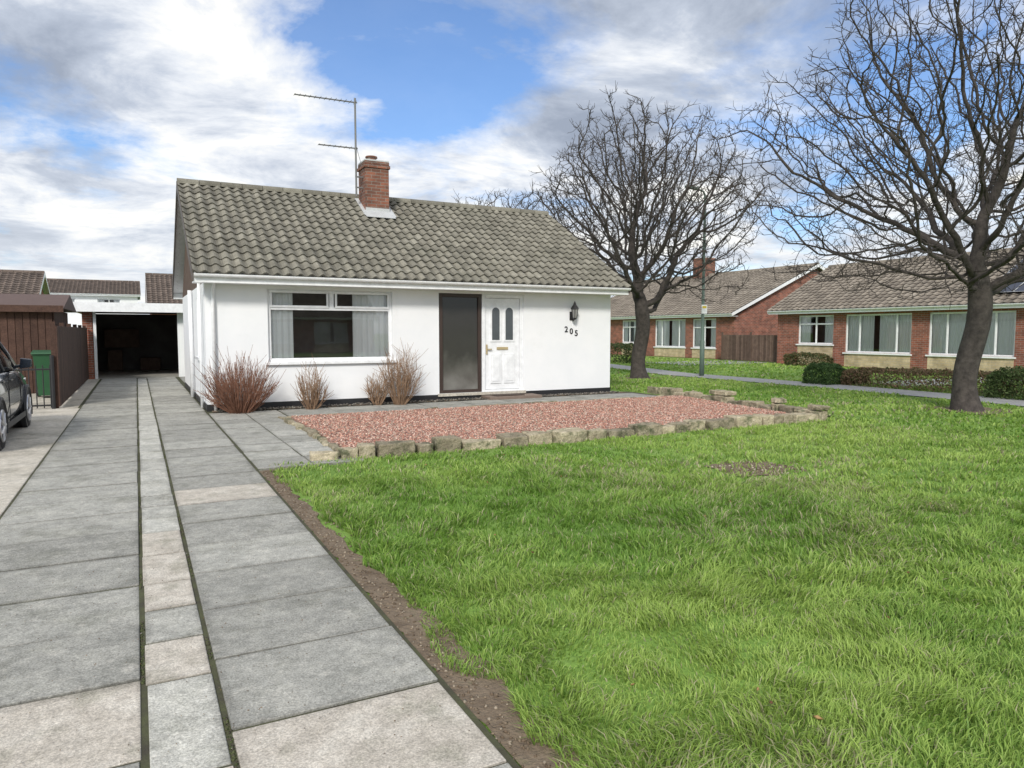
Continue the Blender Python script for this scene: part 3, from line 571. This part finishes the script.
# ================================================================= trees
def tree(name,base,fork,height,cr,n_attr,seed,lean=(0,0),zc=None,tip=.010,pw=2.25,step=.22,kill=.34,twigs=2,twl=.32,bottom=.3,flat=1.,its=140,tlean=(0,0)):
    g=np.random.default_rng(seed); bx,by=base
    cz=(fork+height)/2 if zc is None else zc; rz=height-cz
    pts=[]
    while len(pts)<n_attr:
        d=g.normal(size=3); d/=np.linalg.norm(d); rr=g.random()**.45; p=d*rr
        if p[2]<-bottom: continue
        lump=1+.12*math.sin(d[0]*5+seed)+.10*math.sin(d[1]*6+seed*2)+.08*math.sin(d[2]*7+1)
        p=p*lump; pts.append((lean[0]+p[0]*cr,lean[1]+p[1]*cr*flat,cz+p[2]*rz))
    A=np.array(pts); nodes=[np.zeros(3)]; par=[-1]
    k=0
    while nodes[-1][2]<fork:
        k+=1; nodes.append(nodes[-1]+np.array([.025*math.sin(k*.5+seed)+tlean[0]*step,.025*math.cos(k*.4)+tlean[1]*step,step])); par.append(k-1)
    P=np.array(nodes); d0=np.linalg.norm(A[:,None]-P[None],axis=2); near=d0.argmin(1); dist=d0.min(1)
    alive=np.ones(len(A),bool); Pl=list(P); childs={}
    for it in range(its):
        act=alive&(dist<max(1.2,4.5-it*.15))
        if not act.any(): break
        idx=np.where(act)[0]; nn=near[idx]; Parr=np.array(Pl); dv=A[idx]-Parr[nn]; dv/=np.linalg.norm(dv,axis=1)[:,None]+1e-9
        u,inv=np.unique(nn,return_inverse=True); sm=np.zeros((len(u),3)); np.add.at(sm,inv,dv)
        new=[];npar=[]
        for q,ui in enumerate(u):
            if len(childs.get(ui,()))>=4: continue
            if par[ui]>=0: pd=Parr[ui]-Parr[par[ui]]; pd=pd/(np.linalg.norm(pd)+1e-9)
            else: pd=np.array([0,0,1.])
            dd=sm[q]/(np.linalg.norm(sm[q])+1e-9)+pd*.45+g.normal(0,.22,3); dd/=np.linalg.norm(dd)
            np_=Parr[ui]+dd*step
            if any(np.linalg.norm(Pl[c]-np_)<step*.45 for c in childs.get(ui,())): 
                if len(childs.get(ui,()))>=3: continue
                dd=dd+g.normal(0,.7,3); dd/=np.linalg.norm(dd); np_=Parr[ui]+dd*step
            childs.setdefault(ui,[]).append(len(Pl)+len(new)); new.append(np_); npar.append(int(ui))
        if not new: break
        s=len(Pl); Pl+=new; par+=npar; NA=np.array(new)
        ai=np.where(alive)[0]
        d1=np.linalg.norm(A[ai][:,None]-NA[None],axis=2); m1=d1.min(1); am=d1.argmin(1); b=m1<dist[ai]; near[ai[b]]=am[b]+s; dist[ai[b]]=m1[b]
        alive&=dist>kill
    n=len(Pl); rad=np.zeros(n); ch=[[] for _ in range(n)]
    for i in range(1,n): ch[par[i]].append(i)
    for i in range(n-1,-1,-1):
        rad[i]=tip if not ch[i] else sum(rad[c]**pw for c in ch[i])**(1/pw)
    mb=MB(); B0=Vector((bx,by,-.05)); V=[B0+Vector(p) for p in Pl]
    for i in range(len(nodes)):
        z=Pl[i][2]
        if z<.6: rad[i]*=1+.5*(1-z/.6)**2
    st=[(0,None)]
    while st:
        i,p0=st.pop(); chn=[i] if p0 is None else [p0,i]
        while ch[i]:
            cs=sorted(ch[i],key=lambda c:-rad[c]); 
            for c in cs[1:]: st.append((c,i))
            i=cs[0]; chn.append(i)
        if len(chn)<2: continue
        rr=[rad[c] for c in chn]
        if p0 is not None: rr[0]=min(rad[p0]*.8,rad[chn[1]]*1.15)
        big=rr[1]
        mb.tube([V[c] for c in chn],rr,10 if big>.08 else 6 if big>.03 else 4 if big>.016 else 3,cap=False)
    for i in range(len(nodes),n):
        if rad[i]>tip*3.2: continue
        k=twigs+(1 if not ch[i] else 0)
        dirp=Vector(Pl[i]-Pl[par[i]]).normalized()
        for _ in range(k):
            if g.random()<.25: continue
            d=(dirp*.7+Vector(g.normal(0,.55,3))+Vector((0,0,.3))).normalized(); l=twl*g.uniform(.35,1.15); r=tip*.8
            p1=V[i]+d*l*.5; d2=(d+Vector(g.normal(0,.3,3))+Vector((0,0,.2))).normalized(); mb.tube([V[i],p1,p1+d2*l*.5],[r,r*.8,r*.6],3,cap=False)
            if g.random()<.55:
                d3=(d+Vector(g.normal(0,.7,3))).normalized(); mb.tube([p1,p1+d3*l*.4],[r*.75,r*.55],3,cap=False)
    print(name,n,len(mb.f),rad[3]); return mb.build(name,['bark'],smooth=True)
tree('bare_tree',(14.5,18.75),2.5,8.45,3.6,5200,11,zc=5.3,bottom=.70,tip=.0098,pw=2.25,kill=.23,step=.18,twl=.30,lean=(.1,-.05))
tree('bare_tree',(14.1,8.1),2.4,8.6,4.5,6400,23,zc=5.0,bottom=.66,tip=.0070,pw=2.22,lean=(.3,-.1),kill=.23,step=.18,twl=.27,tlean=(.06,.0))
tree('bare_tree',(23.5,46),3,11.6,6.2,1700,31,zc=7.3,bottom=.5,tip=.018,step=.35,kill=.5,twigs=2,twl=.6)
# ================================================================= shrubs
def shrub(name,loc,h,w,n,mat,seed,branch=3,spread=.5):
    g=random.Random(seed); mb=MB()
    for i in range(n):
        a=g.uniform(0,6.283); r=w*.5*math.sqrt(g.random()); hh=h*g.uniform(.5,1.08)*(1-.35*(r/(w*.5))**2)
        p0=Vector((math.cos(a)*r*.25,math.sin(a)*r*.25,0)); p3=Vector((math.cos(a)*r,math.sin(a)*r,hh)); P=[]
        for k in range(5):
            f=k/4; q=p0.lerp(p3,f); q+=Vector((math.cos(a),math.sin(a),0))*(.04*math.sin(f*3.14))+Vector((g.gauss(0,.012),g.gauss(0,.012),0)); P.append(q)
        mb.tube(P,[.007,.0065,.006,.005,.003],3,cap=False)
        for b in range(branch):
            k=g.randint(1,3); q=P[k].lerp(P[k+1],g.random()); d=(p3-p0).normalized()+Vector((g.gauss(0,spread),g.gauss(0,spread),g.gauss(.1,.3))); d.normalize(); l=h*g.uniform(.12,.32); mb.tube([q,q+d*l*.5,q+d*l+Vector((0,0,.02))],[.0045,.004,.0025],3,cap=False)
    o=mb.build(name,[mat]); o.location=loc; return o
shrub('bare_shrub',(1.66,13.95,0),1.08,1.35,190,'twig',1,3,.35)
shrub('bare_shrub',(2.95,13.95,0),.88,.62,70,'twig2',2,3)
shrub('bare_shrub',(4.30,14.15,0),.72,.5,45,'twig2',3,4,.7)
shrub('bare_shrub',(4.75,14.05,0),1.25,.85,80,'twig2',4,4,.6)
def leafy(name,boxes,n,size,pal,seed):
    g=np.random.default_rng(seed); pos=[]
    for (x0,x1,y0,y1,h,k) in boxes:
        m=int(n*k); p=g.random((m,3)); s=g.integers(0,3,m); p[s==0,2]=1-p[s==0,2]**3*.25; fx=g.choice([0,1],m)
        p[s==1,0]=np.where(fx[s==1]==0,p[s==1,0]*.15,1-p[s==1,0]*.15); p[s==2,1]=np.where(fx[s==2]==0,p[s==2,1]*.06,1-p[s==2,1]*.06)
        X=x0+(x1-x0)*p[:,0]; Y=y0+(y1-y0)*p[:,1]; Z=h*p[:,2]*(1+.16*vnoise(X*3,Y*3)); sh=1-.12*(p[:,2]>.8); X=(X-(x0+x1)/2)*sh+(x0+x1)/2+.06*vnoise(Y*4,Z*4)
        rr=((p[:,0]-.5)**2+(p[:,1]-.5)**2)*2; Z=Z*(1-.35*rr**2); pos.append(np.c_[X,Y,Z])
    P=np.concatenate(pos); n=len(P); a=g.normal(size=(n,3)); b=g.normal(size=(n,3)); a/=np.linalg.norm(a,axis=1)[:,None]; b/=np.linalg.norm(b,axis=1)[:,None]
    sz=size*g.uniform(.6,1.4,(n,1)); V=np.stack([P-a*sz,P+b*sz*.5,P+a*sz,P-b*sz*.5],1); T=np.array([(0,1,2),(0,2,3)])[None]+(np.arange(n)*4)[:,None,None]
    pal=np.array(pal); c=pal[g.integers(0,len(pal),n)]*g.uniform(.6,1.3,(n,1)); return raw_mesh(name,V.reshape(-1,3),T.reshape(-1,3),np.repeat(c,4,0),M['leaf'])
leafy('hedge',[(17.7,18.5,8.0,13.7,.52,1.)],16000,.035,[(.24,.16,.10),(.19,.14,.07),(.30,.20,.13),(.12,.14,.05)],3)
leafy('evergreen_shrub',[(17.2,18.1,13.75,14.6,.55,1)],5000,.035,[(.05,.10,.03),(.09,.15,.05)],4)
leafy('evergreen_shrub',[(17.1,18.2,8.2,9.5,.65,1)],6000,.035,[(.06,.10,.03),(.10,.14,.05)],5)
leafy('evergreen_shrub',[(25.8,26.7,21,23,.55,1)],3000,.05,[(.07,.10,.04),(.14,.11,.05)],6)
leafy('evergreen_shrub',[(20.5,21.5,27.5,31,.9,1)],5000,.05,[(.05,.09,.03),(.12,.12,.05)],7)
# ================================================================= street lamp
SL=empty('street_lamp',(17.1,18.7,0)); mb=MB()
mb.tube([(0,0,0),(0,0,1.2),(0,0,1.22),(0,0,6.1)],[.08,.08,.055,.04],12); mb.tube([(0,0,6.08),(-.1,-.02,6.2),(-.45,-.08,6.24)],.03,8)
mb.build('column',['polegreen'],SL,smooth=True)
mb=MB(); mb.prism([(-.40,-.16,6.2),(-.40,0,6.2),(-.95,-.05,6.22),(-.95,-.2,6.22)],(0,0,.09)); mb.build('lantern_head',['polegreen'],SL,bevel=.02)
mb=MB(); mb.box(-.12,.12,-.072,-.062,2.12,2.42,0); mb.box(-.09,.09,-.075,-.0725,2.3,2.38,1); mb.build('sign_plate',['white',plain('yellow_sign',(.6,.45,.05),.5)],SL)
# ================================================================= car
C=empty('parked_car',(-2.42,10.3,0))
paint,nt,b=new_mat('dark_car_paint'); b.inputs['Base Color'].default_value=(.018,.024,.034,1); b.inputs['Roughness'].default_value=.22; b.inputs['Coat Weight'].default_value=1.; b.inputs['Coat Roughness'].default_value=.04
carglass=plain('car_glass',(.015,.018,.02),.06); tyre=plain('tyre_rubber',(.02,.02,.02),.85); alloy,nt,b=new_mat('alloy_wheel'); b.inputs['Base Color'].default_value=(.6,.6,.62,1); b.inputs['Metallic'].default_value=.9; b.inputs['Roughness'].default_value=.3
st=[(0,.66,.38,.86),(.06,.76,.30,.93),(.25,.83,.24,.98),(.7,.86,.2,1.0),(1.5,.87,.18,.98),(2.4,.87,.18,.96),(2.85,.865,.18,.95),(3.2,.85,.19,.90),(3.6,.83,.2,.83),(3.88,.76,.24,.74),(4.0,.64,.34,.62)]
mb=MB(); rings=[]
for (y,hw,zb,zt) in st:
    zm=(zb+zt)/2; half=[(hw*.80,zb),(hw*.97,zb+.07),(hw,zm-.05),(hw*.995,zm+.12),(hw*.96,zt-.06),(hw*.86,zt-.005),(hw*.5,zt+.025)]
    rg=[(x_,y,z_) for x_,z_ in half]+[(0,y,zt+.035)]+[(-x_,y,z_) for x_,z_ in half[::-1]]
    rings.append(len(mb.v)); mb.v+=rg; nr=len(rg)
for a,b_ in zip(rings,rings[1:]):
    for k in range(nr):
        q=(k+1)%nr; mb.f.append((a+k,b_+k,b_+q,a+q)); mb.m.append(0); mb.t.append(1)
for a in (rings[0],rings[-1]): mb.f.append(tuple(range(a,a+nr))); mb.m.append(0); mb.t.append(1)
o=mb.build('body',[paint],C,smooth=True); 
cs=[(.12,.74,.98,.99,.6),(.35,.77,.97,1.30,.64),(.75,.79,.97,1.43,.64),(1.4,.80,.96,1.46,.65),(1.9,.80,.95,1.43,.64),(2.45,.79,.94,1.20,.68),(2.95,.76,.93,.95,.72)]
mb=MB(); rings=[]
for (y,hw,z0,z1,tw_) in cs:
    rg=[(hw,y,z0),(hw*.5+tw_*.5+.03,y,z0*.5+z1*.5),(tw_,y,z1-.03),(tw_*.8,y,z1+.01),(0,y,z1+.03)]; rg=rg+[(-p[0],p[1],p[2]) for p in rg[::-1][1:]]
    rings.append(len(mb.v)); mb.v+=rg; nr=len(rg)
for si,(a,b_) in enumerate(zip(rings,rings[1:])):
    for k in range(nr-1):
        side=k in (0,1,nr-2,nr-3); glass_=(side and 1<=si<=4) or (not side and si in (0,4,5)) or (side and si==5)
        mb.f.append((a+k,b_+k,b_+k+1,a+k+1)); mb.m.append(1 if glass_ else 0); mb.t.append(1)
mb.build('cabin',[paint,carglass],C,smooth=True)
mb=MB()
for sx in (-1,1):
    for p in ([(.775,.30,.98),(.70,.42,1.33)],[(.80,1.45,.97),(.665,1.42,1.43)],[(.775,2.88,.95),(.73,2.45,1.17),(.665,1.95,1.40)]):
        mb.tube([(sx*q[0]*1.01,q[1],q[2]) for q in p],.028,6)
mb.build('pillars',[paint],C,smooth=True)
mb=MB(); w=MB(); al=MB()
for sx in (-1,1):
    for y in (.72,3.22):
        x=sx*.77; 
        w.tube([(x-.1,y,.31),(x-.085,y,.31),(x+.085,y,.31),(x+.1,y,.31)],[.285,.31,.31,.285],32)
        al.tube([(x+sx*.09,y,.31),(x+sx*.104,y,.31)],[.2,.2],28,1)
        for k in range(7):
            q=k*2*math.pi/7; al.tube([(x+sx*.108,y,.31),(x+sx*.108,y+.19*math.cos(q),.31+.19*math.sin(q))],[.03,.02],6)
        al.tube([(x+sx*.105,y,.31),(x+sx*.12,y,.31)],[.045,.04],12)
        rim=[(x+sx*.107,y+.2*math.cos(q),.31+.2*math.sin(q)) for q in [math.pi*k/12 for k in range(25)]]; al.tube(rim,.012,6)
        ring=[(sx*.862,y+.345*math.cos(q),.31+.345*math.sin(q)) for q in [math.pi*k/16 for k in range(-2,19)]]; mb.tube(ring,.03,6)
        pr=[(sx*.80,y+.335*math.cos(q),.31+.335*math.sin(q)) for q in [math.pi*k/12 for k in range(24)]]; mb.prism(pr,(sx*.068,0,0))
mb.build('wheel_arches',['black'],C); w.build('tyres',[tyre],C,smooth=True); al.build('wheel_rims',[alloy,'black'],C)
mb=MB()
for sx in (-1,1):
    mb.tube([(sx*.80,2.42,.98),(sx*.93,2.40,1.02)],.025,6)
    mb.prism([(sx*.88,2.46,.96),(sx*1.03,2.44,.98),(sx*1.04,2.44,1.10),(sx*.90,2.46,1.12)],(0,-.10,0))
    mb.box(sx*.862,sx*.885,1.55,1.75,.83,.86); mb.box(sx*.862,sx*.885,.9,1.05,.84,.87)
mb.build('door_mirrors_handles',[paint],C,bevel=.02)
mb=MB()
for sx in (-1,1):
    mb.box(sx*.866,sx*.874,1.42,1.428,.3,.93); mb.box(sx*.866,sx*.874,2.5,2.508,.3,.93)
    mb.box(sx*.868,sx*.88,1.0,2.9,.22,.30)
mb.box(-.4,.4,4.0,4.01,.42,.55); mb.build('trim',['black'],C)
mb=MB()
for sx in (-1,1): mb.prism([(sx*.60,3.93,.60),(sx*.79,3.72,.64),(sx*.80,3.70,.76),(sx*.62,3.92,.72)],(0,.03,0),0); mb.prism([(sx*.60,.02,.72),(sx*.80,.10,.72),(sx*.80,.12,.92),(sx*.62,.04,.92)],(0,-.03,0),1)
mb.build('lamps',[plain('headlamp',(.6,.6,.62),.1),plain('tail_lamp',(.35,.01,.01),.2)],C,bevel=.01)
# ================================================================= fallen leaves
n=130; r=np.sqrt(rng.uniform(6,200,n)); a=np.radians(rng.uniform(15,80,n)); x=r*np.sin(a); y=r*np.cos(a); k=lawn_mask(x,y); x,y=x[k],y[k]; n=len(x)
chips('fallen_leaves',np.c_[x,y,rng.uniform(.03,.05,n)],.013,[(.25,.13,.06),(.35,.22,.1),(.18,.09,.05)],M['chips'])
# ================================================================= world, sun, camera
W=bpy.data.worlds.new('World'); S.world=W; W.use_nodes=True; nt=W.node_tree; bg=nt.nodes['Background']; bg.inputs['Strength'].default_value=.125
sky=N(nt,'ShaderNodeTexSky'); sky.sky_type='NISHITA'; sky.sun_disc=False; EL,AZ=34,215; sky.sun_elevation=R(EL); sky.sun_rotation=R(AZ)
tc=N(nt,'ShaderNodeTexCoord').outputs['Generated']; sp=N(nt,'ShaderNodeSeparateXYZ'); L(nt,tc,sp.inputs[0])
zc=math_(nt,'MAXIMUM',sp.outputs[2],0.); zz=math_(nt,'ADD',zc,.16)
cb=N(nt,'ShaderNodeCombineXYZ'); L(nt,math_(nt,'DIVIDE',sp.outputs[0],zz),cb.inputs[0]); L(nt,math_(nt,'DIVIDE',sp.outputs[1],zz),cb.inputs[1]); cb.inputs[2].default_value=3.7
def blob(px,py,r,amt,sx=1.,sy=1.):
    # soft weather feature in cloud-layer coordinates
    s=N(nt,'ShaderNodeVectorMath',operation='SUBTRACT'); L(nt,cb.outputs[0],s.inputs[0]); s.inputs[1].default_value=(px,py,3.7)
    m_=N(nt,'ShaderNodeVectorMath',operation='MULTIPLY'); L(nt,s.outputs[0],m_.inputs[0]); m_.inputs[1].default_value=(1/sx,1/sy,1)
    l=N(nt,'ShaderNodeVectorMath',operation='LENGTH'); L(nt,m_.outputs[0],l.inputs[0])
    f=math_(nt,'SUBTRACT',1.,math_(nt,'DIVIDE',l.outputs['Value'],r),True)
    return math_(nt,'MULTIPLY',f,amt)
def addall(base,*bs):
    for b_ in bs: base=math_(nt,'ADD',base,b_)
    return base
cov=noise(nt,cb.outputs[0],1.25,8,.6,.3)
cov=addall(cov,blob(.72,1.9,.5,-.24,1.,1.6),blob(1.85,1.6,.6,-.20,1.,1.),blob(-.2,1.85,.7,.24),blob(.2,2.2,.5,.10),blob(1.25,1.2,.5,.08),blob(.02,1.45,.25,-.16))
cov=math_(nt,'ADD',cov,.035)
den=ramp(nt,cov,[(.38,.04),(.455,.6),(.54,1.)])
mp=N(nt,'ShaderNodeVectorMath',operation='ADD'); L(nt,cb.outputs[0],mp.inputs[0]); mp.inputs[1].default_value=(7.3,2.1,0)
sh=noise(nt,mp.outputs[0],2.1,8,.62,.3)
sh=addall(sh,blob(.3,1.85,.45,.15),blob(-.25,2.2,.7,-.15),blob(1.3,1.35,.85,-.13),blob(2.2,1.4,.6,-.04),blob(.1,3.1,.6,.06))
cc=ramp(nt,sh,[(.28,(2.9,3.35,4.2)),(.42,(4.5,5.0,5.9)),(.52,(6.9,7.2,7.7)),(.62,(9.2,9.0,8.4))])
cc=mix(nt,ramp(nt,zc,[(.02,.55),(.2,0.)]),cc,(7.0,7.3,7.5))
skyc=mix(nt,1.,sky.outputs[0],(.85,1.06,1.36),'MULTIPLY')
L(nt,mix(nt,den,skyc,cc),bg.inputs['Color'])
sd=bpy.data.lights.new('sun','SUN'); sd.energy=3.0; sd.angle=R(11); sd.color=(1,.95,.87); so=bpy.data.objects.new('sun',sd); S.collection.objects.link(so)
sv=Vector((math.sin(R(AZ))*math.cos(R(EL)),math.cos(R(AZ))*math.cos(R(EL)),math.sin(R(EL)))); so.rotation_euler=sv.to_track_quat('Z','Y').to_euler(); so.location=(0,0,20)
cd=bpy.data.cameras.new('camera'); cd.sensor_width=36; cd.lens=717/1024*36; cd.clip_end=2000; cd.clip_start=.05
co=bpy.data.objects.new('camera',cd); co.location=(0,0,1.5); co.rotation_euler=(R(90-4.15),0,R(-27.6)); S.collection.objects.link(co); S.camera=co
S.view_settings.view_transform='Standard'; S.view_settings.look='None'; S.view_settings.exposure=0
